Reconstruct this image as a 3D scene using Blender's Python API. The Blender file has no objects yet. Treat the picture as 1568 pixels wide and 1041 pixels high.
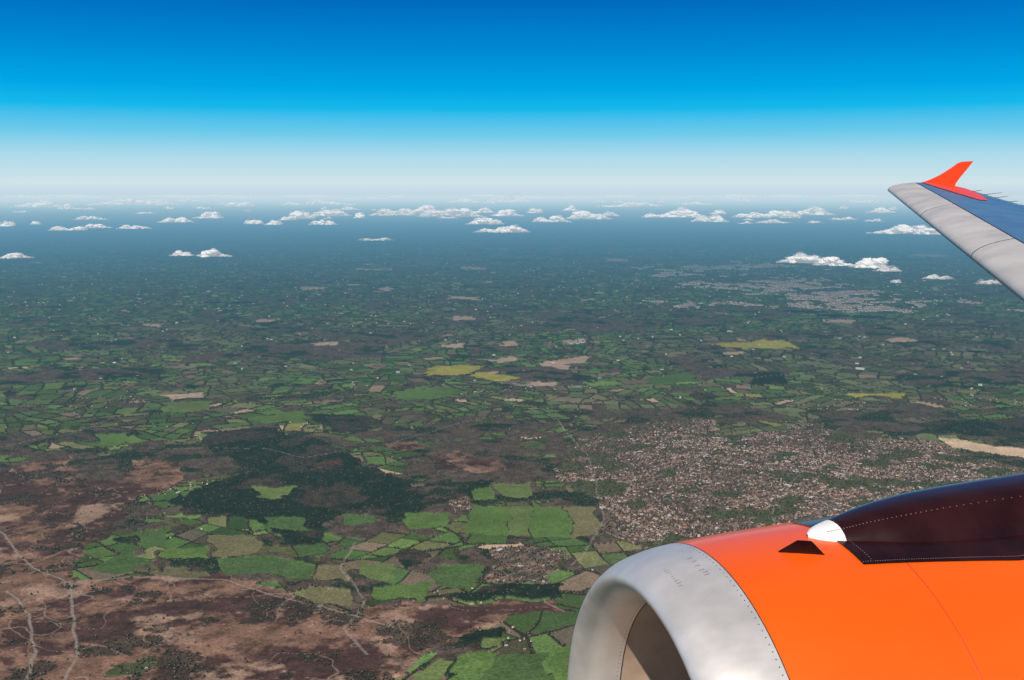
import bpy, math, numpy as np
from mathutils import Vector
rng=np.random.default_rng(7)
H=2400.0; FPX=1681.0; PSI=math.radians(15.5); PIT=math.atan(225.5/1681)
sc=bpy.context.scene
F=np.array([math.sin(PSI)*math.cos(PIT),math.cos(PSI)*math.cos(PIT),-math.sin(PIT)])
R=np.array([math.cos(PSI),-math.sin(PSI),0.0]); U=np.cross(R,F)
def ray(px,py): return F+(px-784)/FPX*R+(520.5-py)/FPX*U
def survey(px,py,z=0.0):           # photogrammetric ground position of a measured feature
    d=ray(px,py); t=(z-H)/d[2]; return np.array([d[0]*t,d[1]*t])
def at_span(px,py,y):              # aircraft part measured at a known lateral station
    d=ray(px,py); t=y/d[1]; return np.array([d[0]*t,y,d[2]*t])
# ---------------- camera
cam=bpy.data.cameras.new("camera"); co=bpy.data.objects.new("camera",cam); sc.collection.objects.link(co)
co.location=(0,0,H); co.rotation_euler=(math.pi/2-PIT,0,-PSI); cam.sensor_width=36; cam.lens=36*FPX/1568
cam.clip_start=0.1; cam.clip_end=3e6; sc.camera=co
sc.view_settings.view_transform='Standard'; sc.view_settings.look='None'; sc.view_settings.exposure=0
# ---------------- sun + sky
S=Vector((-0.36,-0.56,0.68)).normalized(); el=math.asin(S.z); rot=math.atan2(S.x,S.y)
sl=bpy.data.lights.new("sun","SUN"); sl.energy=5.0; sl.angle=math.radians(.5); sl.color=(1,.92,.80)
so=bpy.data.objects.new("sun",sl); so.rotation_euler=S.to_track_quat('Z','Y').to_euler(); so.location=(0,0,H+50); sc.collection.objects.link(so)
w=bpy.data.worlds.new("World"); sc.world=w; w.use_nodes=True; nt=w.node_tree; N=nt.nodes; L=nt.links; N.clear()
sky=N.new('ShaderNodeTexSky'); sky.sky_type='NISHITA'; sky.sun_disc=False; sky.sun_elevation=el; sky.sun_rotation=rot; sky.altitude=2400
tc=N.new('ShaderNodeTexCoord'); sep=N.new('ShaderNodeSeparateXYZ'); L.new(tc.outputs['Generated'],sep.inputs[0])
mr=N.new('ShaderNodeMapRange'); mr.inputs['From Min'].default_value=-.01; mr.inputs['From Max'].default_value=.24; L.new(sep.outputs['Z'],mr.inputs['Value'])
cr=N.new('ShaderNodeValToRGB'); e=cr.color_ramp.elements; L.new(mr.outputs[0],cr.inputs[0])
def el_t(py): return (math.sin(math.atan((520.5-py)/FPX)-PIT)+.01)/.25
def s2l(c): return tuple(((v/255)/12.92 if v/255<=.04045 else ((v/255+.055)/1.055)**2.4) for v in c)+(1,)
stops=[(296,(194,216,227)),(280,(208,227,233)),(240,(172,218,234)),(205,(108,202,235)),(168,(22,184,235)),(135,(0,165,230)),(80,(0,138,213)),(0,(0,105,187))]
e[0].position=el_t(296); e[0].color=s2l(stops[0][1]); e[1].position=el_t(0); e[1].color=s2l(stops[-1][1])
for py,c in stops[1:-1]:
    q=e.new(el_t(py)); q.color=s2l(c)
sca=N.new('ShaderNodeVectorMath'); sca.operation='SCALE'; sca.inputs['Scale'].default_value=10; L.new(cr.outputs[0],sca.inputs[0])
mf=N.new('ShaderNodeMapRange'); mf.inputs['From Min'].default_value=.2; mf.inputs['From Max'].default_value=.6; mf.inputs['To Min'].default_value=1; mf.inputs['To Max'].default_value=0; L.new(sep.outputs['Z'],mf.inputs['Value'])
mx=N.new('ShaderNodeMix'); mx.data_type='RGBA'; L.new(mf.outputs[0],mx.inputs[0]); L.new(sky.outputs[0],mx.inputs[6]); L.new(sca.outputs[0],mx.inputs[7])
bg=N.new('ShaderNodeBackground'); bg.inputs[1].default_value=.1; L.new(mx.outputs[2],bg.inputs[0])
wo=N.new('ShaderNodeOutputWorld'); L.new(bg.outputs[0],wo.inputs[0])
# ---------------- numpy noise
def hsh(ix,iy,seed):
    h=(ix.astype(np.int64)*374761393+iy.astype(np.int64)*668265263+int(seed)*1274126177)&0xffffffff
    h=((h^(h>>13))*1274126177)&0xffffffff
    h=((h^(h>>15))*2246822519)&0xffffffff
    return ((h^(h>>16))&0xffffff)/float(0x1000000)
def vn(x,y,s):
    ix=np.floor(x);iy=np.floor(y);fx=x-ix;fy=y-iy;fx=fx*fx*(3-2*fx);fy=fy*fy*(3-2*fy)
    a=hsh(ix,iy,s);b=hsh(ix+1,iy,s);c=hsh(ix,iy+1,s);d=hsh(ix+1,iy+1,s)
    return (a+(b-a)*fx)*(1-fy)+(c+(d-c)*fx)*fy
def fbm(x,y,scale,s,o=4,g=.5):
    x=x/scale;y=y/scale;a=1;t=0;n=0
    for i in range(o):
        t=t+a*vn(x,y,s+i*17);n+=a;a*=g
        x,y=(x*.8-y*.6)*2.03+11.3,(x*.6+y*.8)*2.03-5.7
    return t/n
def inpoly(x,y,P):
    r=np.zeros(x.shape,bool); m=(x>=P[:,0].min())&(x<=P[:,0].max())&(y>=P[:,1].min())&(y<=P[:,1].max())
    xx=x[m];yy=y[m];q=np.zeros(xx.shape,bool);n=len(P)
    for i in range(n):
        x1,y1=P[i];x2,y2=P[(i+1)%n]
        if y1==y2: continue
        q^=((y1>yy)!=(y2>yy))&(xx<(x2-x1)*(yy-y1)/(y2-y1)+x1)
    r[m]=q;return r
def G(pts): return np.array([survey(*p) for p in pts])
def smooth(a,b,v):
    t=np.clip((v-a)/(b-a),0,1);return t*t*(3-2*t)
moorP=[G(p) for p in [
 [(0,725),(60,712),(105,705),(112,725),(140,740),(215,735),(235,752),(200,775),(190,800),(160,825),(120,845),(105,885),(170,890),(200,880),(350,880),(395,885),(430,905),(500,925),(545,935),(560,925),(600,925),(660,930),(740,925),(850,920),(862,935),(800,945),(740,960),(700,975),(660,1010),(600,1035),(600,1250),(0,1250),(-300,1250),(-300,780)],
 [(200,710),(275,708),(280,728),(265,750),(240,762),(185,757),(190,735),(205,722)],
 [(662,700),(700,692),(720,702),(790,708),(785,722),(740,728),(668,720)],
 [(480,716),(510,706),(525,714),(505,724)],[(585,680),(640,676),(650,690),(600,692)]]]
townP=[G(p) for p in [[(880,695),(925,662),(1010,650),(1080,648),(1110,662),(1200,665),(1250,645),(1300,662),(1400,668),(1470,695),(1600,722),(1750,800),(1600,850),(1300,840),(1180,850),(1030,850),(985,845),(950,815),(915,780),(890,735)],
 [(752,845),(800,838),(870,845),(872,872),(835,880),(832,895),(750,893)],[(690,768),(722,764),(728,785),(690,790)],[(155,1015),(225,1003),(245,1015),(215,1035),(165,1035)]]]
farP=[G(p) for p in [[(1150,438),(1240,424),(1290,436),(1350,455),(1320,470),(1260,475),(1190,460)],[(980,408),(1080,406),(1110,414),(1000,419)],[(1060,430),(1150,434),(1165,446),(1065,439)],[(1030,458),(1110,456),(1100,466),(1035,467)],[(860,515),(900,515),(905,525),(875,527)],[(780,586),(830,588),(825,592),(782,591)],[(1420,459),(1500,463),(1480,471),(1430,468)],[(1120,405),(1180,402),(1200,410),(1130,412)],[(640,600),(690,604),(680,609),(650,608)],[(890,592),(940,595),(930,601),(890,599)]]]
conShadeP=[G(p) for p in [[(310,665),(390,655),(500,680),(560,720),(640,755),(650,790),(610,800),(560,790),(500,800),(480,832),(420,840),(400,810),(360,800),(260,800),(255,770),(330,745),(400,725),(330,700)],
 [(480,640),(580,640),(600,655),(520,665)],[(750,650),(790,655),(770,663),(700,655)],[(620,835),(670,835),(680,860),(640,868)],[(600,795),(625,780),(700,745),(760,735),(740,760),(690,770),(640,785)],[(690,975),(760,965),(760,975),(700,1000)],[(870,905),(880,930),(600,922),(690,915)],[(1130,570),(1195,570),(1200,588),(1150,590)],[(1060,600),(1100,600),(1095,612),(1065,612)],[(1400,640),(1568,640),(1600,670),(1450,665)]]]  # last polygon is a cloud shadow painted as dark conifer cover
GR=(.100,.158,.040);G2=(.125,.165,.052);OL=(.160,.142,.068);DG=(.074,.118,.038);YE=(.33,.29,.055);PK=(.44,.30,.22)
fldP=[(G(p),c) for p,c in [
 ([(722,779),(777,780),(774,822),(711,823)],GR),([(779,780),(815,780),(812,825),(776,823)],G2),([(817,780),(867,780),(871,823),(814,825)],GR),([(869,780),(915,782),(918,822),(874,824)],OL),
 ([(855,730),(903,731),(915,758),(872,756)],OL),([(318,815),(400,822),(401,846),(326,852)],OL),([(330,852),(401,849),(480,862),(470,888),(420,880),(340,878)],DG),([(195,815),(258,810),(255,835),(215,838)],DG),
 ([(255,838),(312,835),(322,852),(262,856),(240,850)],GR),([(135,872),(190,842),(230,852),(222,868),(180,876)],DG),([(555,858),(600,864),(602,893),(572,894),(553,880)],G2),([(482,868),(530,868),(532,890),(470,888)],OL),
 ([(622,790),(692,788),(686,812),(622,815)],GR),([(385,745),(455,747),(430,765),(392,766)],G2),([(470,895),(540,905),(538,925),(462,920)],OL),([(572,900),(655,892),(652,918),(570,915)],GR),([(668,870),(740,868),(720,905),(660,900)],DG),
 ([(700,1005),(742,995),(770,1001),(750,1030),(690,1035)],GR),([(775,1003),(835,1000),(843,1060),(720,1050)],DG),([(640,1030),(672,1005),(696,1010),(680,1045),(640,1050)],G2),([(845,995),(900,990),(920,1060),(850,1060)],GR),([(735,978),(775,975),(768,992),(738,990)],G2),([(760,745),(810,742),(815,768),(770,765)],G2),([(720,755),(755,750),(765,768),(725,772)],GR),
 ([(600,600),(690,592),(720,600),(660,612),(610,615)],GR),([(145,668),(195,662),(205,675),(160,685)],GR),([(255,615),(330,612),(320,628),(262,632)],G2),([(380,640),(460,628),(480,640),(400,650)],GR),([(985,580),(1050,570),(1070,582),(1000,590)],DG),
 ([(470,815),(400,805),(405,790),(468,795)],DG),([(520,790),(575,792),(570,805),(525,805)],DG),
 ([(650,574),(660,562),(700,556),(735,561),(728,569),(690,577)],YE),([(722,571),(760,572),(795,580),(770,584),(724,578)],YE),([(1094,527),(1170,521),(1214,524),(1225,533),(1150,534),(1105,533)],YE),([(1290,600),(1340,600),(1385,598),(1382,606),(1340,605),(1305,607)],YE),
 ([(830,553),(868,549),(908,543),(892,556),(868,558),(862,567),(850,563),(836,560)],PK),([(1440,668),(1500,678),(1568,688),(1610,700),(1590,708),(1500,690),(1448,682)],(.6,.43,.28)),([(470,526),(520,524),(515,529),(480,531)],PK),([(680,527),(712,526),(708,532),(682,532)],PK),([(738,550),(792,545),(790,552),(745,554)],PK),([(765,524),(790,523),(790,529),(768,529)],PK),([(685,453),(735,455),(733,459),(690,458)],PK),([(455,440),(495,440),(497,443),(465,445)],PK),([(690,485),(725,485),(725,490),(700,491)],PK),([(250,605),(315,600),(312,606),(255,612)],PK),([(710,408),(745,410),(740,413),(712,412)],PK),([(1262,490),(1310,491),(1305,495),(1265,495)],PK),([(1225,462),(1245,460),(1245,465),(1228,466)],PK),([(540,410),(600,411),(598,413),(545,413)],PK),([(930,395),(965,397),(962,400),(933,399)],PK),([(805,585),(850,586),(848,591),(810,590)],PK),([(1350,520),(1400,518),(1400,523),(1355,524)],PK),([(1400,388),(1450,390),(1448,393),(1402,392)],PK),([(575,442),(600,438),(603,443),(582,446)],PK),([(215,497),(250,495),(248,500),(220,501)],PK),([(395,490),(420,489),(418,494),(398,494)],PK),([(1110,540),(1140,538),(1138,543),(1112,543)],PK)]]
roads=[G(p) for p in [[(-30,780),(5,815),(48,868),(108,893),(112,930),(116,1000),(90,1060)],[(8,905),(48,940),(52,1000),(30,1060)],[(110,893),(200,882),(340,882),(400,900),(470,925),(520,935),(600,960)],[(190,695),(200,690),(400,690),(470,705)],[(540,830),(520,870),(560,920),(530,960),(560,1000)],[(955,800),(1000,770),(1100,740),(1250,720),(1400,720),(1568,745)],[(1180,845),(1190,770),(1240,700),(1260,660)],[(1005,835),(1060,790),(1090,740),(1060,690),(1040,660)],[(875,870),(930,800),(900,700),(850,640)],[(850,640),(760,610),(600,560),(400,500)],[(470,705),(600,680),(740,640),(1000,600),(1300,560)],[(0,690),(120,660),(300,600),(520,560)]]]
def terrain(x,y):
    d=np.hypot(x,y); f=smooth(60000,20000,d)
    return f*((fbm(x,y,2600,5,3)-.5)*60)
def pdist(x,y,P):
    r=np.full(x.shape,1e9)
    for i in range(len(P)-1):
        a=P[i];b=P[i+1];ab=b-a;t=np.clip(((x-a[0])*ab[0]+(y-a[1])*ab[1])/(ab@ab),0,1)
        r=np.minimum(r,np.hypot(x-a[0]-t*ab[0],y-a[1]-t*ab[1]))
    return r
def land(x,y):
    """land cover for world positions"""
    d=np.hypot(x,y)
    wx=x+(fbm(x,y,500,31,2)-.5)*160; wy=y+(fbm(x,y,500,41,2)-.5)*160
    Sz=780.0; cx=np.floor(wx/Sz);cy=np.floor(wy/Sz)
    f1=np.full(x.shape,1e9);f2=f1.copy();ia=cx.copy();ib=cy.copy();ox=cx*0.;oy=cx*0.
    for i in (-1,0,1):
        for j in (-1,0,1):
            a=cx+i;b=cy+j;fx=(a+.5+.8*(hsh(a,b,1)-.5))*Sz;fy=(b+.5+.8*(hsh(a,b,2)-.5))*Sz
            q=np.hypot(wx-fx,wy-fy);m=q<f1
            f2=np.where(m,f1,np.minimum(f2,q));f1=np.where(m,q,f1)
            ia=np.where(m,a,ia);ib=np.where(m,b,ib);ox=np.where(m,fx,ox);oy=np.where(m,fy,oy)
    an=hsh(ia,ib,3)*3.1416;ga=120+200*hsh(ia,ib,4)**1.3;gb=180+320*hsh(ia,ib,6)
    lx=(wx-ox)*np.cos(an)+(wy-oy)*np.sin(an);ly=-(wx-ox)*np.sin(an)+(wy-oy)*np.cos(an)
    gi=np.floor(lx/ga);ly=ly+gb*hsh(gi,ia,12);gj=np.floor(ly/gb)
    ed=np.minimum((f2-f1)*.5,np.minimum(np.abs(lx/ga-np.round(lx/ga))*ga,np.abs(ly/gb-np.round(ly/gb))*gb))
    k=ia*13.+gi;l=ib*7.+gj
    r1=hsh(k,l,7);r2=hsh(k,l,8);r3=hsh(k,l,9)
    qx=x+(fbm(x,y,180,51,4)-.5)*190;qy=y+(fbm(x,y,180,61,4)-.5)*190
    bx=qx+(fbm(x,y,700,53,3)-.5)*620;by=qy+(fbm(x,y,700,63,3)-.5)*820
    moor=np.zeros(x.shape,bool)
    for P in moorP: moor|=inpoly(qx,qy,P)
    town=np.zeros(x.shape,bool)
    for i,P in enumerate(townP): town|=inpoly(bx,by,P) if i==0 else inpoly(qx,qy,P)
    cx_=x+(fbm(x,y,900,57,4)-.5)*3200;cy_=y+(fbm(x,y,900,67,4)-.5)*6400
    far=np.zeros(x.shape,bool)
    for P in farP: far|=inpoly(np.where(d>20000,cx_,bx),np.where(d>20000,cy_,by),P)
    far&=fbm(x,y,420,68,3)>.48
    con_shade=np.zeros(x.shape,bool)
    for P in conShadeP: con_shade|=inpoly(bx*.6+qx*.4,by*.6+qy*.4,P)
    ws=12+d*.006
    fx=x+(fbm(x,y,160,71,2)-.5)*ws*2;fy=y+(fbm(x,y,160,81,2)-.5)*ws*2.5
    spec=np.full(x.shape,-1)
    for i,(P,c) in enumerate(fldP): spec[inpoly(fx,fy,P)]=i
    az=np.degrees(np.arctan2(x,y))-15.5
    dens=.545+.02*smooth(25,0,az)-.12*np.exp(-((d-9000)/1600)**2)-.04*np.exp(-((d-7300)/1200)**2)*(az<8)
    wn=fbm(x,y,1100,91,5,.58); wood=(wn>dens)|((r3>.90)&(d<60000)); wood&=~moor&~town&(spec<0)
    con_shade&=~moor&~town&(spec<0)
    park=town&((fbm(x,y,260,331,3)>.62)|((r3>.91)&(r1<.6)))
    return dict(d=d,az=az,ed=ed,r1=r1,r2=r2,r3=r3,moor=moor,town=town,con_shade=con_shade,spec=spec,wood=wood,lx=lx,ly=ly,an=an,far=far,park=park)
def streets(l):
    a=np.abs((l['lx']/95)%1-.5)*95; b=np.abs((l['ly']/170)%1-.5)*170
    return a,b
# ---------------- ground sheet
Az=np.concatenate([np.linspace(-180,-34,40)[:-1],np.linspace(-34,34,1900),np.linspace(34,180,40)[1:-1]])
Rr=np.concatenate([np.linspace(1,H/.56,14)[:-1],H/np.linspace(.56,.0022,760)])
nA=len(Az);nR=len(Rr)
AZ,RR=np.meshgrid(np.radians(Az)+PSI,Rr); X=(RR*np.sin(AZ)).ravel();Y=(RR*np.cos(AZ)).ravel()
ld=land(X,Y); Z=terrain(X,Y); d=ld['d']
def col(c): return np.array(c[:3])
C=np.zeros((len(X),3))
pal=np.array([(.086,.140,.038),(.118,.178,.048),(.066,.110,.035),(.142,.146,.058),(.120,.108,.056),(.088,.156,.042),(.180,.130,.088),(.108,.088,.060),(.068,.120,.038),(.46,.32,.22)])
thr=np.array([.16,.30,.46,.60,.70,.82,.90,.955,.982,1.01])
green=fbm(X,Y,5000,101,3)+.10*smooth(5,-15,ld['az'])-.12*smooth(8,20,ld['az'])
idx=np.searchsorted(thr,np.clip(ld['r1'],0,.999)); C[:]=pal[idx]*(.6+.8*ld['r2'])[:,None]
brn=smooth(.55,.38,green)[:,None]*.55; C=C*(1-brn)+brn*(np.array([.135,.104,.072])*(.5+1.*ld['r2'][:,None])) 
yel=(ld['r2']>.9965); C[yel]=(.25,.235,.065)
fine=fbm(X,Y,60,111,3);med=fbm(X,Y,260,121,4)
C*=(.85+.3*fine)[:,None]*(.8+.4*med)[:,None]
for i,(P,c) in enumerate(fldP):
    m=ld['spec']==i; C[m]=col(c)*(.8+.4*fine[m])[:,None]*(.75+.5*med[m])[:,None]
hw=np.maximum(11,d*0.0013)*(.4+1.1*fbm(X,Y,150,131,2)); hk=smooth(hw*1.1,hw*.5,ld['ed'])*(.9*smooth(60000,14000,d)+.1)
hk=np.where(ld['spec']>=0,0,hk); hedge=np.array([.032,.032,.020]); C=C*(1-hk[:,None])+hedge*hk[:,None]
wc=np.array([.098,.068,.053])*(.35+1.2*fine[:,None]); wc2=np.array([.020,.031,.018])*(.6+.8*fine[:,None])
wm=smooth(.54,.62,med)[:,None]; wcol=wc*(1-wm)+wc2*wm
m=ld['wood'];C[m]=wcol[m]; cb=smooth(.5,.6,fbm(X,Y,350,123,4))[:,None]*.8; m=ld['con_shade'];C[m]=(wc2*.8*(1-cb)+wc*.7*cb)[m]
m1=fbm(X,Y,420,141,6,.66);m2=fbm(X,Y*1.3,130,151,6,.68)
mc=np.array([.215,.118,.079])*(.02+1.8*m2[:,None]); hv=smooth(.48,.58,m1)[:,None]; mc=mc*(1-hv)+hv*np.array([.080,.040,.033])*(.1+1.6*m2[:,None])
ps=smooth(.60,.70,fbm(X,Y,300,161,5,.6))[:,None]*.85; mc=mc*(1-ps)+ps*np.array([.34,.215,.15])*(.2+1.5*m2[:,None])
tr=smooth(.56,.62,fbm(X,Y,230,171,5,.65))[:,None]*.8;mc=mc*(1-tr)+tr*np.array([.038,.030,.022])
for sd,sc_ in ((181,700),(185,380)):
    pth=np.abs(fbm(X,Y,sc_,sd,3)-.5);pk=(smooth(.004*700/sc_,.001,pth)*.5)[:,None];mc=mc*(1-pk)+pk*np.array([.40,.28,.21])
m=ld['moor'];C[m]=mc[m]
tg=np.array([.165,.108,.082])*(.25+1.4*fine[:,None]);g=smooth(.50,.62,fbm(X,Y,120,191,3))[:,None]*.7;tg=tg*(1-g)+g*np.array([.068,.056,.038])
sa,sb=streets(ld)
st=smooth(9,4,np.minimum(sa,sb))[:,None]*.5; tg=tg*(1-st)+st*np.array([.29,.25,.22])
m=ld['town'];C[m]=tg[m]; m=ld['park']; C[m]=(np.array([.080,.088,.040])*(.6+.8*fine[:,None]))[m]
m=ld['far'];C[m]=(C*.6+np.array([.44,.38,.35])*.4*(.1+1.8*fine[:,None]))[m]
fx=X+(fbm(X,Y,300,71,2)-.5)*60;fy=Y+(fbm(X,Y,300,81,2)-.5)*60
for i,P in enumerate(roads):
    q=pdist(fx,fy,P);k=(smooth(11,5,q)*(.65 if i<3 else .5))[:,None];C=C*(1-k)+k*np.array([.30,.25,.21])
can=(ld['wood']|ld['con_shade'])&(d<22000); Z=Z+np.where(can,7+12*fbm(X,Y,28,201,2),0)
def mkmesh(name,V,Fs,colors=None,mats=(),smooth_=True,fmat=None,parent=None):
    me=bpy.data.meshes.new(name);n=len(V);k=Fs.shape[1];nf=len(Fs)
    me.vertices.add(n);me.vertices.foreach_set('co',np.ascontiguousarray(V,dtype=np.float32).ravel())
    me.loops.add(nf*k);me.loops.foreach_set('vertex_index',np.ascontiguousarray(Fs,dtype=np.int32).ravel())
    me.polygons.add(nf);me.polygons.foreach_set('loop_start',np.arange(nf,dtype=np.int32)*k)
    me.polygons.foreach_set('use_smooth',np.full(nf,smooth_))
    if fmat is not None: me.polygons.foreach_set('material_index',np.asarray(fmat,dtype=np.int32))
    for mt in mats: me.materials.append(mt)
    me.update(calc_edges=True)
    if colors is not None:
        a=me.color_attributes.new('Col','FLOAT_COLOR','POINT');cc=np.ones((n,4),np.float32);cc[:,:3]=colors;a.data.foreach_set('color',cc.ravel())
    ob=bpy.data.objects.new(name,me);sc.collection.objects.link(ob)
    if parent: ob.parent=parent
    return ob
# ---------------- materials
def painted_haze(nt,sh,Lk=24000.,pw=1.3,clo=False):  # aerial haze painted into surfaces as emission growing with distance, no volume
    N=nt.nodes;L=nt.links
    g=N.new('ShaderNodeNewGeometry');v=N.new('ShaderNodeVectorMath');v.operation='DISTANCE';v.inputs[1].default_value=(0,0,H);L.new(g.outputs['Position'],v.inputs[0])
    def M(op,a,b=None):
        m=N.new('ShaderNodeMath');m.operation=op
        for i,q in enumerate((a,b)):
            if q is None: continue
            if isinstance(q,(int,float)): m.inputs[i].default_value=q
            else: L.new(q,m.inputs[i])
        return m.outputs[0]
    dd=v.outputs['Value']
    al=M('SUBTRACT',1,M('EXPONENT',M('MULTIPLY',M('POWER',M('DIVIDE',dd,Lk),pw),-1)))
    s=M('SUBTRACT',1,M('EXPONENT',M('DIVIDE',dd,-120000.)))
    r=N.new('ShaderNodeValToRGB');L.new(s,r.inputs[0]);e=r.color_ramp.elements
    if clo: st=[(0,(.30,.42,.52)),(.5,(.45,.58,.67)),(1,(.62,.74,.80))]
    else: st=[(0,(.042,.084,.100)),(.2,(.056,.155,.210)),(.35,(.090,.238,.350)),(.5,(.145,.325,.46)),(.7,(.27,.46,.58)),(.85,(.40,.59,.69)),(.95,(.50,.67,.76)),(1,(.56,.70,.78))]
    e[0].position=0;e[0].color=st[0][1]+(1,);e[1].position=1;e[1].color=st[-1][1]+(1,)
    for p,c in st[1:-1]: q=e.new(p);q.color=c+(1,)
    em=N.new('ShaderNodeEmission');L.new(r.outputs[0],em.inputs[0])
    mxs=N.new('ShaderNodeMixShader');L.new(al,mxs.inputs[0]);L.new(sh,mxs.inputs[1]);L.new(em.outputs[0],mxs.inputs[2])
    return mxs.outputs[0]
def landmat(name,noisescale=.05,amt=.5):
    m=bpy.data.materials.new(name);m.use_nodes=True;nt=m.node_tree;N=nt.nodes;L=nt.links;N.clear()
    a=N.new('ShaderNodeAttribute');a.attribute_name='Col'
    g=N.new('ShaderNodeNewGeometry');n=N.new('ShaderNodeTexNoise');n.inputs['Scale'].default_value=noisescale;n.inputs['Detail'].default_value=3;L.new(g.outputs['Position'],n.inputs['Vector'])
    mr=N.new('ShaderNodeMapRange');mr.inputs['From Min'].default_value=.3;mr.inputs['From Max'].default_value=.7;mr.inputs['To Min'].default_value=1-amt;mr.inputs['To Max'].default_value=1+amt;L.new(n.outputs[0],mr.inputs['Value'])
    v=N.new('ShaderNodeVectorMath');v.operation='SCALE';L.new(a.outputs['Color'],v.inputs[0]);L.new(mr.outputs[0],v.inputs['Scale'])
    b=N.new('ShaderNodeBsdfDiffuse');L.new(v.outputs[0],b.inputs[0])
    o=N.new('ShaderNodeOutputMaterial');L.new(painted_haze(nt,b.outputs[0]),o.inputs[0]);return m
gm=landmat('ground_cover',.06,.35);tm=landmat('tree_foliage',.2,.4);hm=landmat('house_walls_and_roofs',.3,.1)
ii=np.arange(nR-1)[:,None]*nA;jj=np.arange(nA)[None,:];j2=(jj+1)%nA
Fg=np.stack([ii+jj,ii+nA+jj,ii+nA+j2,ii+j2],-1).reshape(-1,4)[:,::-1]
mkmesh('ground',np.stack([X,Y,Z],1),Fg,C,[gm])
del X,Y,Z,C,ld,Fg
# ---------------- trees
def sector(n,d0,d1,a0=-29,a1=29):
    dd=np.sqrt(rng.uniform(d0*d0,d1*d1,n));aa=np.radians(rng.uniform(a0,a1,n))+PSI;return dd*np.sin(aa),dd*np.cos(aa)
tx,ty=sector(900000,4700,13500);l=land(tx,ty)
u=rng.random(len(tx));hn=fbm(tx,ty,150,131,2)
keep=((l['wood']|l['con_shade'])&(u<.14))|((l['ed']<8)&(~l['moor'])&(~l['town'])&(l['spec']<0)&(u<.7*smooth(.38,.55,hn)))|(l['town']&(u<.15))|(l['moor']&(fbm(tx,ty,230,171,5,.65)>.6)&(u<.16))|(l['moor']&(u<.004))
tx=tx[keep];ty=ty[keep];cn=(l['con_shade'])[keep]
t=(1+5**.5)/2
IV=np.array([(-1,t,0),(1,t,0),(-1,-t,0),(1,-t,0),(0,-1,t),(0,1,t),(0,-1,-t),(0,1,-t),(t,0,-1),(t,0,1),(-t,0,-1),(-t,0,1)])/math.sqrt(1+t*t)
IF=np.array([(0,11,5),(0,5,1),(0,1,7),(0,7,10),(0,10,11),(1,5,9),(5,11,4),(11,10,2),(10,7,6),(7,1,8),(3,9,4),(3,4,2),(3,2,6),(3,6,8),(3,8,9),(4,9,5),(2,4,11),(6,2,10),(8,6,7),(9,8,1)])
n=len(tx);rr=rng.uniform(3.2,7,n);hh=rr*rng.uniform(.8,1.3,n)
TV=IV[None]*np.stack([rr,rr,hh],1)[:,None,:]*rng.uniform(.7,1.25,(n,12,1))
inw=(l['wood']|l['con_shade'])[keep]
TV+=np.stack([tx,ty,terrain(tx,ty)+hh*.9+np.where(inw,6,0)],1)[:,None,:]
a=rng.random((n,1));tc_=np.where(cn[:,None]&(a<.75),np.array([[.020,.032,.018]]),np.where(a>.4,np.array([[.108,.076,.056]]),np.array([[.046,.052,.027]])))*rng.uniform(.4,1.4,(n,1))
mkmesh('distant_trees',TV.reshape(-1,3),(IF[None]+12*np.arange(n)[:,None,None]).reshape(-1,3),np.repeat(tc_,12,0),[tm])
# ---------------- houses
def houses(name,x,y,sc_=1.0,light=.35,ang=None):
    n=len(x);a=rng.uniform(0,np.pi,n) if ang is None else ang;Lh=rng.uniform(4.5,9,n)*sc_;Wh=rng.uniform(3.2,4.5,n)*sc_;hh=rng.uniform(4.5,6,n)*sc_;rf=hh+rng.uniform(2.2,3.2,n)*sc_
    big=rng.random(n)<.012;Lh=np.where(big,Lh*2.6,Lh);Wh=np.where(big,Wh*2.6,Wh)
    base=[(-1,-1,0),(1,-1,0),(1,1,0),(-1,1,0),(-1,-1,1),(1,-1,1),(1,1,1),(-1,1,1)]
    P=[]
    for bx,by,bz in base: P.append((bx*Lh,by*Wh,bz*hh-3*(1-bz)))
    for bx,by in ((-1,-1.08),(1,-1.08),(1,1.08),(-1,1.08)): P.append((bx*1.05*Lh,by*Wh,hh+.05))
    for bx in (-1,1): P.append((bx*1.05*Lh,0*Wh,rf))
    z0=terrain(x,y);V=np.zeros((n,14,3))
    for i,(px,py,pz) in enumerate(P):
        V[:,i,0]=x+px*np.cos(a)-py*np.sin(a);V[:,i,1]=y+px*np.sin(a)+py*np.cos(a);V[:,i,2]=z0+pz
    tri=np.array([(0,1,5),(0,5,4),(1,2,6),(1,6,5),(2,3,7),(2,7,6),(3,0,4),(3,4,7),(8,9,13),(8,13,12),(10,11,12),(10,12,13),(9,10,13),(11,8,12)])
    wl=np.where(rng.random((n,1))<light,np.array([[.80,.73,.66]]),np.array([[.38,.21,.14]]))*rng.uniform(.6,1.1,(n,1))
    rc=np.where(rng.random((n,1))>.4,np.array([[.26,.135,.095]]),np.array([[.22,.19,.175]]))*rng.uniform(.5,2.,(n,1))
    rc=np.where(big[:,None],np.array([[.55,.53,.52]]),rc)
    cc=np.concatenate([np.repeat(wl[:,None],8,1),np.repeat(rc[:,None],6,1)],1)
    mkmesh(name,V.reshape(-1,3),(tri[None]+14*np.arange(n)[:,None,None]).reshape(-1,3),cc.reshape(-1,3),[hm],False)
hx,hy=sector(420000,4700,14000,-26,29);l=land(hx,hy)
dn=fbm(hx,hy,520,301,4);sa,sb=streets(l);row=((sa>11)&(sa<22))|((sb>11)&(sb<22))
keep=l['town']&(~l['park'])&(rng.random(len(hx))<np.where(row,.52,.05)*(.15+1.05*smooth(.38,.6,dn)))
houses('town_houses',hx[keep],hy[keep],1.12,.36,np.where(sa<sb,l['an']+1.5708,l['an'])[keep])
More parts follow.
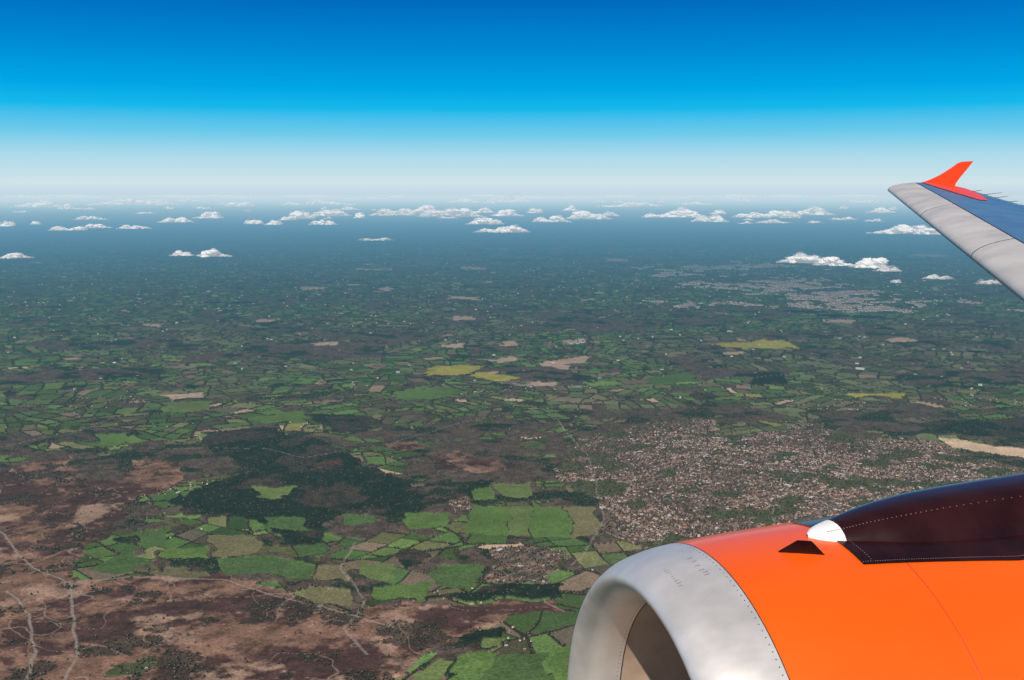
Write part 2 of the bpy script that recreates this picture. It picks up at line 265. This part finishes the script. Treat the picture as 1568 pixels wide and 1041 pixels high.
k2=(~l['town'])&(~l['moor'])&(l['spec']<0)&(l['ed']<30)&(rng.random(len(hx))<.003+.05*(fbm(hx,hy,600,311,2)>.70)+.05*l['far'])
houses('farm_houses',hx[k2],hy[k2],1.05,.5)
hx,hy=sector(600000,14000,46000,-27,29);l=land(hx,hy);rz=rng.random(len(hx));k3=(l['far']&(rz<.6))|((l['ed']<40)&(rz<.003))
houses('distant_village_houses',hx[k3],hy[k3],2.8,.9)
# ---------------- clouds
cl=[(60,312,62,10,1),(105,316,22,8,1),(200,309,120,9,1),(240,308,45,8,1),(150,345,32,8,1),(105,349,45,7,1),(140,333,40,6,1),(205,347,40,6,1),(268,335,42,11,1),(320,329,36,10,1),(368,312,40,8,1),(388,338,22,10,1),(418,339,20,11,1),(440,333,20,8,1),(460,329,34,12,1),(505,325,52,12,1),(500,309,60,8,1),(495,340,36,8,1),(550,330,14,8,1),(535,318,30,6,1),(600,324,60,12,1),(640,321,60,13,1),(690,325,85,14,1),(735,322,40,8,1),(775,325,42,12,1),(743,338,48,11,1),(770,350,72,12,1),(710,306,50,8,1),(780,305,62,9,1),(820,322,20,8,1),(845,335,50,10,1),(872,318,18,10,1),(900,329,60,14,1),(935,327,22,8,1),(945,312,55,10,1),(985,311,55,9,1),(1040,326,80,13,1),(1000,329,30,8,1),(1087,334,44,11,1),(1100,324,22,7,1),(1185,325,62,13,1),(1150,328,45,10,1),(1210,330,26,8,1),(1245,323,52,12,1),(1350,320,34,11,1),(1385,350,82,16,1),(1420,354,30,10,1),(8,342,20,9,1),(22,391,44,8,.6),(278,387,30,9,.7),(328,387,42,12,.85),(575,365,46,6,.35),(1183,338,50,7,.5),(1230,395,62,15,1),(1278,399,50,15,1),(1332,400,44,20,1),(1360,411,34,9,.5),(1300,333,20,6,.6),(1436,423,36,8,.35),(1515,431,34,8,.3),(1372,430,14,5,.4),(55,341,12,5,.8),(1140,340,20,5,.5)]
for _ in range(40):
    cl.append((rng.uniform(-60,1630),rng.uniform(298.5,305),rng.uniform(30,90),rng.uniform(1.5,3.2),.8))
for _ in range(10):
    cl.append((rng.uniform(-20,1600),rng.uniform(305,314),rng.uniform(20,50),rng.uniform(3,5),.8))
for _ in range(36):
    cl.append((rng.uniform(0,1568),rng.uniform(306,340),rng.uniform(8,30),rng.uniform(3,5),.5))
import bmesh
def ico(s):
    b=bmesh.new();bmesh.ops.create_icosphere(b,subdivisions=s,radius=1);v=np.array([q.co[:] for q in b.verts]);f=np.array([[q.index for q in p.verts] for p in b.faces]);b.free();return v,f
I3=ico(3);I2=ico(2)
Vs=[];Fs=[];Cs=[];off=0
for (px,py,wp,hp,op) in cl:
    zc=1150.;p=survey(px,py,zc);D=np.hypot(*p);Wm=wp/FPX*D*1.05;Hm=hp/FPX*D*1.08
    lat=np.array([p[1],-p[0]])/D;rad=p/D
    core=int(18+Wm/Hm*8);npf=core+int(18+Wm/Hm*9);depth=min(Wm*.5,2500)
    nl=max(1,int(rng.integers(2,6)));lc=rng.uniform(-.75,.75,nl);lh=rng.uniform(.4,1,nl)
    for k in range(npf):
        a=rng.uniform(-1,1);b=rng.uniform(-1,1)*math.sqrt(max(0,1-a*a))
        wisp=k>=core
        iv,if_=(I3 if (wp>42 and not wisp) else I2)
        if wisp: a*=1.15
        else: a*=.9
        env=max(h*math.exp(-((a-c)/.34)**2) for c,h in zip(lc,lh))*.85+.15
        env*=max(.12,(1-.7*abs(a)**3))
        r=Hm*rng.uniform(.15,.36)*(.45+.55*env)*(.85 if wisp else 1)
        zz=rng.uniform(0,1)**(.6 if wisp else .9)*env*Hm*(.95 if wisp else .75)-Hm*.42
        s=np.array([r*rng.uniform(1.2,2.5),r*rng.uniform(1.2,2.5),r*rng.uniform(.55,.9)])
        v=iv*s
        q=iv*2.3+rng.uniform(0,99,3)
        dn=(vn(q[:,0]+q[:,2]*.7,q[:,1]-q[:,2]*.6,3)-.5)*.7+(vn(q[:,0]*2.7-q[:,2]*2,q[:,1]*2.7+q[:,2]*1.7,5)-.5)*.5
        v=v*(1+dn)[:,None]
        x=p[0]+lat[0]*(a*Wm/2+v[:,0])+rad[0]*(b*depth/2+v[:,1]);y=p[1]+lat[1]*(a*Wm/2+v[:,0])+rad[1]*(b*depth/2+v[:,1])
        z=zc+zz+v[:,2];fl=zc-Hm*(.42 if not wisp else rng.uniform(.38,.5)); z=np.where(z<fl,fl+(z-fl)*.2,z)
        Vs.append(np.stack([x,y,z],1));Fs.append(if_+off);off+=len(iv)
        o=op*(rng.uniform(.10,.32) if wisp else (rng.uniform(.4,.8) if abs(a)>.65 else 1.5))
        Cs.append(np.full((len(iv),3),o))
cmat=bpy.data.materials.new('cloud_vapour');cmat.use_nodes=True;nt=cmat.node_tree;N=nt.nodes;L=nt.links;N.clear()
df=N.new('ShaderNodeBsdfDiffuse');df.inputs[0].default_value=(.74,.72,.70,1);tl=N.new('ShaderNodeBsdfTranslucent');tl.inputs[0].default_value=(.88,.87,.86,1)
m1=N.new('ShaderNodeMixShader');m1.inputs[0].default_value=.42;L.new(df.outputs[0],m1.inputs[1]);L.new(tl.outputs[0],m1.inputs[2])
ems=N.new('ShaderNodeEmission');ems.inputs[0].default_value=(.88,.95,1,1);ems.inputs[1].default_value=.13  # faint glow added to the puffs, standing in for multiply scattered sunlight
ad=N.new('ShaderNodeAddShader');L.new(m1.outputs[0],ad.inputs[0]);L.new(ems.outputs[0],ad.inputs[1])
hz=painted_haze(nt,ad.outputs[0],130000.,1.2,True)
tp=N.new('ShaderNodeBsdfTransparent');at=N.new('ShaderNodeAttribute');at.attribute_name='Col'
g=N.new('ShaderNodeNewGeometry');no=N.new('ShaderNodeTexNoise');no.inputs['Scale'].default_value=.006;no.inputs['Detail'].default_value=4;L.new(g.outputs['Position'],no.inputs['Vector'])
mr=N.new('ShaderNodeMapRange');mr.inputs['From Min'].default_value=.3;mr.inputs['From Max'].default_value=.6;mr.inputs['To Min'].default_value=.5;L.new(no.outputs[0],mr.inputs['Value'])
mm=N.new('ShaderNodeMath');mm.operation='MULTIPLY';mm.use_clamp=True;L.new(mr.outputs[0],mm.inputs[0]);L.new(at.outputs['Fac'],mm.inputs[1])
m2=N.new('ShaderNodeMixShader');L.new(mm.outputs[0],m2.inputs[0]);L.new(tp.outputs[0],m2.inputs[1]);L.new(hz,m2.inputs[2])
o=N.new('ShaderNodeOutputMaterial');L.new(m2.outputs[0],o.inputs[0])
mkmesh('cumulus_clouds',np.concatenate(Vs),np.concatenate(Fs),np.concatenate(Cs),[cmat])
# ================= aircraft =================
def pmat(name,base,rough=.4,metal=0,coat=0,nscale=3,namt=.06,spec=.5,stretch=(1,1,1),cr_=.3):
    m=bpy.data.materials.new(name);m.use_nodes=True;nt=m.node_tree;b=nt.nodes['Principled BSDF'];N=nt.nodes;L=nt.links
    g=N.new('ShaderNodeTexCoord');mp=N.new('ShaderNodeMapping');mp.inputs['Scale'].default_value=stretch;L.new(g.outputs['Object'],mp.inputs[0])
    n=N.new('ShaderNodeTexNoise');n.inputs['Scale'].default_value=nscale;n.inputs['Detail'].default_value=6;n.inputs['Roughness'].default_value=.6;L.new(mp.outputs[0],n.inputs['Vector'])
    mr=N.new('ShaderNodeMapRange');mr.inputs['From Min'].default_value=.3;mr.inputs['From Max'].default_value=.7;mr.inputs['To Min'].default_value=1-namt;mr.inputs['To Max'].default_value=1+namt;L.new(n.outputs[0],mr.inputs['Value'])
    v=N.new('ShaderNodeVectorMath');v.operation='SCALE';v.inputs[0].default_value=base;L.new(mr.outputs[0],v.inputs['Scale']);L.new(v.outputs[0],b.inputs['Base Color'])
    mr2=N.new('ShaderNodeMapRange');mr2.inputs['From Min'].default_value=.3;mr2.inputs['From Max'].default_value=.7;mr2.inputs['To Min'].default_value=rough*.85;mr2.inputs['To Max'].default_value=rough*1.15;L.new(n.outputs[0],mr2.inputs['Value']);L.new(mr2.outputs[0],b.inputs['Roughness'])
    b.inputs['Metallic'].default_value=metal;b.inputs['Coat Weight'].default_value=coat;b.inputs['Coat Roughness'].default_value=cr_;b.inputs['Specular IOR Level'].default_value=spec
    return m
orange=pmat('orange_paint',(.98,.115,.0005),.42,.2,.35,2,.06,.4,(.5,1,1),.12);lipm=pmat('bare_aluminium',(.60,.565,.54),.42,.45,0,5,.14,.5,(.6,1,1))
ductm=pmat('acoustic_liner',(.50,.36,.27),.6,0,0,8,.15);dark=pmat('rivet_dark',(.05,.03,.03),.6);maroon=pmat('dark_maroon_paint',(.020,.005,.005),.2,0,.05,3,.6,.25)
white=pmat('white_paint',(.72,.69,.67),.4);wgrey=pmat('slat_grey_paint',(.47,.44,.41),.45,.0,0,2,.14);wblue=pmat('wing_paint_sky_tint',(.10,.21,.33),.35,.2,0,2,.14);seam=pmat('seam_sealant',(.02,.03,.05),.6)  # blue of the wing skin is sky reflection painted into its base colour
redseam=pmat('orange_seam',(.6,.05,.002),.5);fanm=pmat('fan_titanium',(.12,.12,.13),.35,.7);rivw=pmat('rivet_pale',(.24,.17,.16),.4);redor=pmat('winglet_orange',(.9,.06,.003),.4,0,.1)
def empty(n,loc):
    e=bpy.data.objects.new(n,None);e.empty_display_size=.5;e.location=loc;sc.collection.objects.link(e);return e
eng=empty('jet_engine',(0,0,H)); wing=empty('aircraft_wing',(0,0,H))
XI,YC,ZC=1.65,4.0,-2.535
def revolve(name,prof,mat,seg=192,parent=eng):
    P=np.array(prof);a=np.linspace(0,2*np.pi,seg,endpoint=False);n=len(P)
    V=np.stack([np.repeat(P[:,0],seg)+XI,YC+np.outer(P[:,1],np.cos(a)).ravel(),ZC+np.outer(P[:,1],np.sin(a)).ravel()],1)
    i=np.arange(n-1)[:,None]*seg;j=np.arange(seg)[None];k=(j+1)%seg
    Fq=np.stack([i+j,i+k,i+seg+k,i+seg+j],-1).reshape(-1,4)
    return mkmesh(name,V,Fq,None,[mat],True,None,parent)
def spl(pts,n):
    pts=np.array(pts,float);m=len(pts);t=np.linspace(0,m-1,n);o=[]
    for q in t:
        i=min(int(q),m-2);f=q-i;p0=pts[max(i-1,0)];p1=pts[i];p2=pts[i+1];p3=pts[min(i+2,m-1)]
        o.append(.5*((2*p1)+(-p0+p2)*f+(2*p0-5*p1+4*p2-p3)*f*f+(-p0+3*p1-3*p2+p3)*f**3))
    return np.array(o)
lipo=[(.30,1.052),(.2,1.036),(.1,1.007),(.035,.970),(0,.93),(.012,.895),(.06,.862),(.14,.842),(.24,.835)]
outp=[(.30,1.052),(.5,1.072),(.8,1.092),(1.2,1.112),(1.7,1.125),(2.2,1.12),(2.7,1.08),(3.2,1.0),(3.6,.90)]
revolve('inlet_lip',spl(lipo,50),lipm); revolve('nacelle_cowl',spl(outp,50),orange)
revolve('inlet_duct',spl([(.245,.834),(.5,.84),(.9,.86),(1.35,.88)],16),ductm)
revolve('fan_disc',[(1.37,.88),(1.38,.3)],seam,64);revolve('spinner',spl([(1.35,.3),(1.2,.22),(1.05,.12),(.97,.001)],14),fanm,48)
revolve('exhaust_nozzle',[(3.6,.89),(3.3,.8),(3.3,.5),(4.2,.4),(4.6,.3)],fanm,64)
bv=[];bf=[]
for k in range(30):
    a=2*math.pi*k/30
    for r,tw in ((.28,.0),(.6,.09),(.87,.16)):
        for s in (-1,1):
            aa=a+s*(.05/r)+tw; bv.append((XI+1.33-s*.06,YC+r*math.cos(aa),ZC+r*math.sin(aa)))
    b=k*6;bf+= [(b,b+1,b+3,b+2),(b+2,b+3,b+5,b+4)]
mkmesh('fan_blades',np.array(bv),np.array(bf),None,[fanm],True,None,eng)
oo=spl(outp,200)
def rad_at(x): return float(np.interp(x,np.concatenate([[0,.1,.2],oo[:,0]]),np.concatenate([[.93,1.007,1.036],oo[:,1]])))
def ring(name,xa,wd,mat,proud=.0012):
    revolve(name,[(xa-wd/2,rad_at(xa-wd/2)-.001),(xa-wd/2,rad_at(xa-wd/2)+proud),(xa+wd/2,rad_at(xa+wd/2)+proud),(xa+wd/2,rad_at(xa+wd/2)-.001)],mat,192)
ring('lip_joint',.302,.004,dark);ring('cowl_seam',1.02,.005,redseam,.0008);ring('fan_cowl_seam',2.3,.008,redseam)
def rivets(name,pts,nrm,r,mat,parent):
    pts=np.array(pts)[:,None];nrm=np.array(nrm)[:,None];n=len(pts);V=IV[None]*r+0*pts
    d=(V*nrm).sum(-1,keepdims=True);V=V-nrm*d*.7+pts
    mkmesh(name,V.reshape(-1,3),(IF[None]+12*np.arange(n)[:,None,None]).reshape(-1,3),None,[mat],True,None,parent)
def circ(xa,r,nn): 
    a=np.linspace(0,2*np.pi,nn,endpoint=False);return np.stack([np.full(nn,XI+xa),YC+r*np.cos(a),ZC+r*np.sin(a)],1),np.stack([0*a,np.cos(a),np.sin(a)],1)
for nm,xa,r in (('outer_lip_rivets',.285,rad_at(.285)),('inner_lip_rivets',.225,.836)):
    p,nn=circ(xa,r,210);rivets(nm,p,nn,.0034,dark,eng)
mk=[]
for row_ in range(3):
    for k in range(9):
        if rng.random()<.25: continue
        a=math.radians(99-1.15*k-row_*.3);xa=.10+row_*.055+rng.uniform(-.004,.004);r=float(np.interp(xa,[.1,.2,.3],[1.007,1.036,1.052]))+.0012
        mk.append([(XI+xa+dx,YC+(r+dx*.25)*math.cos(a+da),ZC+(r+dx*.25)*math.sin(a+da)) for dx,da in ((0,0),(.022,0),(.022,.004),(0,.004))])
mkmesh('lip_stencil_marks',np.array(mk).reshape(-1,3),np.arange(len(mk)*4).reshape(-1,4),None,[pmat('stencil_grey',(.22,.2,.2),.6)],False,None,eng)
def on_cowl(px,py,dr=0):
    dv=ray(px,py);dv=dv/dv[1]
    for y in np.linspace(2.4,5,2600):
        x=dv[0]*y;z=dv[2]*y;q=math.hypot(y-YC,z-ZC)
        if 0<x-XI<3.5 and q<=rad_at(x-XI): 
            s=(rad_at(x-XI)+dr)/q;return np.array([x,YC+(y-YC)*s,ZC+(z-ZC)*s])
    return None
corner=on_cowl(1322,865); rear=on_cowl(1560,859)
a0=math.atan2(corner[1]-YC,corner[2]-ZC);a1=math.atan2(rear[1]-YC,rear[2]-ZC);x0=corner[0]
xs=np.linspace(x0,XI+3.3,50);V=[]
for x in xs:
    r=rad_at(x-XI)+.004;am=a0+(a1-a0)*min(1,(x-x0)/(rear[0]-x0))
    for a in np.linspace(am,-am,33): V.append((x,YC+r*math.sin(a),ZC+r*math.cos(a)))
i=np.arange(49)[:,None]*33;j=np.arange(32)[None];Fq=np.stack([i+j,i+j+1,i+33+j+1,i+33+j],-1).reshape(-1,4)
mkmesh('pylon_saddle',np.array(V),Fq,None,[maroon],True,None,eng)
VV=np.array(V).reshape(50,33,3)
rp=[];rn=[]
for k in range(1,240):
    f=k*.2
    if f>48: break
    a_=VV[int(f)]*(1-f%1)+VV[int(f)+1]*(f%1)
    for c in (1,): rp.append(a_[c]);rn.append((a_[c]-[a_[c][0],YC,ZC])/np.linalg.norm(a_[c][1:]-[YC,ZC]))
for c in np.linspace(1,15,18):
    c0=int(c);q=VV[1,c0]*(1-c%1)+VV[1,c0+1]*(c%1);rp.append(q);rn.append((q-[q[0],YC,ZC])/np.linalg.norm(q[1:]-[YC,ZC]))
rivets('saddle_rivets',rp,rn,.0026,rivw,eng)
ps=spl([(x0-.085,.012,-1.432),(x0-.06,.055,-1.415),(x0-.02,.09,-1.402),(x0+.04,.12,-1.388),(x0+.15,.16,-1.358),(x0+.3,.21,-1.328),(x0+.5,.24,-1.300),(x0+.8,.26,-1.276),(x0+1.2,.27,-1.248),(x0+1.7,.27,-1.2),(x0+2.3,.26,-1.15),(x0+2.9,.25,-1.15)],90);sec=31;V=[];nb=len(ps)
for x,hw_,zt in ps:
    for a in np.linspace(-1,1,sec):
        base=ZC+math.sqrt(max(.01,rad_at(min(x-XI,2.2))**2-(a*hw_)**2))
        sh=(1-abs(a)**2.4)**.8
        V.append((x,YC+a*hw_,(base-.02)*(1-sh)+zt*sh))
i=np.arange(nb-1)[:,None]*sec;j=np.arange(sec-1)[None]
Fq=np.stack([i+j,i+j+1,i+sec+j+1,i+sec+j],-1).reshape(-1,4)
fm=[ (1 if ps[k//(sec-1)][0]<x0+.03 else 0) for k in range(len(Fq))]
mkmesh('pylon_fairing',np.array(V),Fq,None,[maroon,white],True,fm,eng)
VV=np.array(V).reshape(nb,sec,3);rp=[]
for k in range(16,nb-1): rp.append(VV[k][7]+[0,-.001,.001])
rivets('pylon_rivets',rp,[(0,-.5,.86)]*len(rp),.003,rivw,eng)
A=on_cowl(1192,845);B=on_cowl(1262,849)
nv=np.array([0,(A[1]-YC),(A[2]-ZC)]);nv/=np.linalg.norm(nv);s=np.array([0,.006,0])
Tt=(A+B)/2+nv*.055; T2=Tt+(B-A)*.2;T1=Tt-(B-A)*.1
V=np.array([A-s,B-s,T2-s*.5,T1-s*.5,A+s,B+s,T2+s*.5,T1+s*.5]);Fq=np.array([(0,1,2,3),(5,4,7,6),(3,2,6,7),(0,3,7,4),(1,5,6,2)])
mkmesh('nacelle_strake',V,Fq,None,[maroon],False,None,eng)
# ---------------- wing
def wz(y): return .05+(y-15.3)*.1167
def airf(t): 
    th=.115;return 5*th*(.2969*math.sqrt(t)-.126*t-.3516*t*t+.2843*t**3-.1036*t**4)
def chord(y): return 1.5+(15.3-y)*.2
def wsec(y):
    c=chord(y);xl=2.6+.51*y;offs=[0,.006,.02,.05,.1,.2,.33,.5,.525];up=[(o_/c) for o_ in offs]+list(np.linspace(.525/c,.72,8)[1:])+[.729]+list(np.linspace(.729,1,5)[1:])
    cam=lambda t:.08*t*(1-t)
    Us=[(xl+t*c,y,wz(y)+c*(cam(t)+airf(t))) for t in up]
    Ls=[(xl+t*c,y,wz(y)+c*(cam(t)-airf(t))) for t in up[::-1][:-1]]
    return Us,Ls,len(up)
gaps=[3.0,6.3,9.4,12.3]
ys=sorted([.25,1.5,4.5,5.5,7.5,8.5,10.5,11.5,13.2,14,14.7,15.1,15.28]+gaps+[g_+.025 for g_ in gaps])
V=[]
for y in ys:
    Us,Ls,nu=wsec(y);V+=Us+Ls
m_=len(Us)+len(Ls);Fq=[];fm=[]
for k in range(len(ys)-1):
    for q in range(m_):
        q2=(q+1)%m_;Fq.append((k*m_+q,k*m_+q2,(k+1)*m_+q2,(k+1)*m_+q))
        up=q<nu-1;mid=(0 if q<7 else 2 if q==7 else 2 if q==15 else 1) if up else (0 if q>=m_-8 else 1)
        if ys[k] in gaps and mid==0: mid=2
        fm.append(mid)
mkmesh('wing_panel',np.array(V),np.array(Fq),None,[wgrey,wblue,seam],True,fm,wing)
ti=np.array(V[-m_:]);tipc=np.concatenate([ti,[[ti[:,0].mean(),15.31,ti[:,2].mean()]]])
mkmesh('wing_tip_cap',tipc,np.array([(a,(a+1)%m_,m_) for a in range(m_)]),None,[wgrey],True,None,wing)
def prism(name,front,back,mat):
    n=len(front);V=list(front)+list(back)
    me=bpy.data.meshes.new(name);me.from_pydata([tuple(v) for v in V],[],[tuple(range(n)),tuple(range(2*n-1,n-1,-1))]+[(a,(a+1)%n,n+(a+1)%n,n+a) for a in range(n)]);me.materials.append(mat)
    ob=bpy.data.objects.new(name,me);sc.collection.objects.link(ob);ob.parent=wing
ol=[(1408,281),(1425,275),(1440,268),(1456,258),(1468,249.5),(1474,247.5),(1489,246.5),(1481,257),(1470,270),(1462,281),(1458,292),(1440,291),(1420,287)]
pl=[at_span(a,b,15.33) for a,b in ol]
prism('wingtip_fence',[p-[0,.025,0] for p in pl],[p+[0,.025,0] for p in pl],redor)
# orange tip paint wrapped onto the upper skin at the fence root (follows the wing surface, narrowing inboard)
V=[];Fq=[];nx=14;ny=14
for iy in range(ny+1):
    f=iy/ny;y=15.27-2.5*f; c=chord(y);xl=2.6+.51*y
    t0=.40+.10*f; t1=.95-.38*f
    for ix in range(nx+1):
        t=t0+(t1-t0)*ix/nx;V.append((xl+t*c,y,wz(y)+c*(.08*t*(1-t)+airf(t))+.010))
for a in range(ny):
    for b in range(nx):
        k=a*(nx+1)+b;Fq.append((k,k+1,k+nx+2,k+nx+1))
mkmesh('fence_root_paint',np.array(V),np.array(Fq),None,[redor],True,None,wing)
V=[];Fq=[]
for k,y in enumerate([15.05,14.6,14.2,13.7,13.3,12.6,12.0,11.3]):
    Us,Ls,nu=wsec(y);p=np.array(Us[-1]);b=len(V);ln=(.14,.3,.2,.12,.26,.2,.3,.18)[k]
    for e_,r_ in ((-.03,.012),(ln,.005)):
        for a in range(4): V.append(p+[e_,r_*math.cos(a*1.57),r_*math.sin(a*1.57)+max(e_,0)*.1+.008])
    for a in range(4):Fq.append((b+a,b+(a+1)%4,b+4+(a+1)%4,b+4+a))
mkmesh('static_dischargers',np.array(V),np.array(Fq),None,[wgrey],False,None,wing)
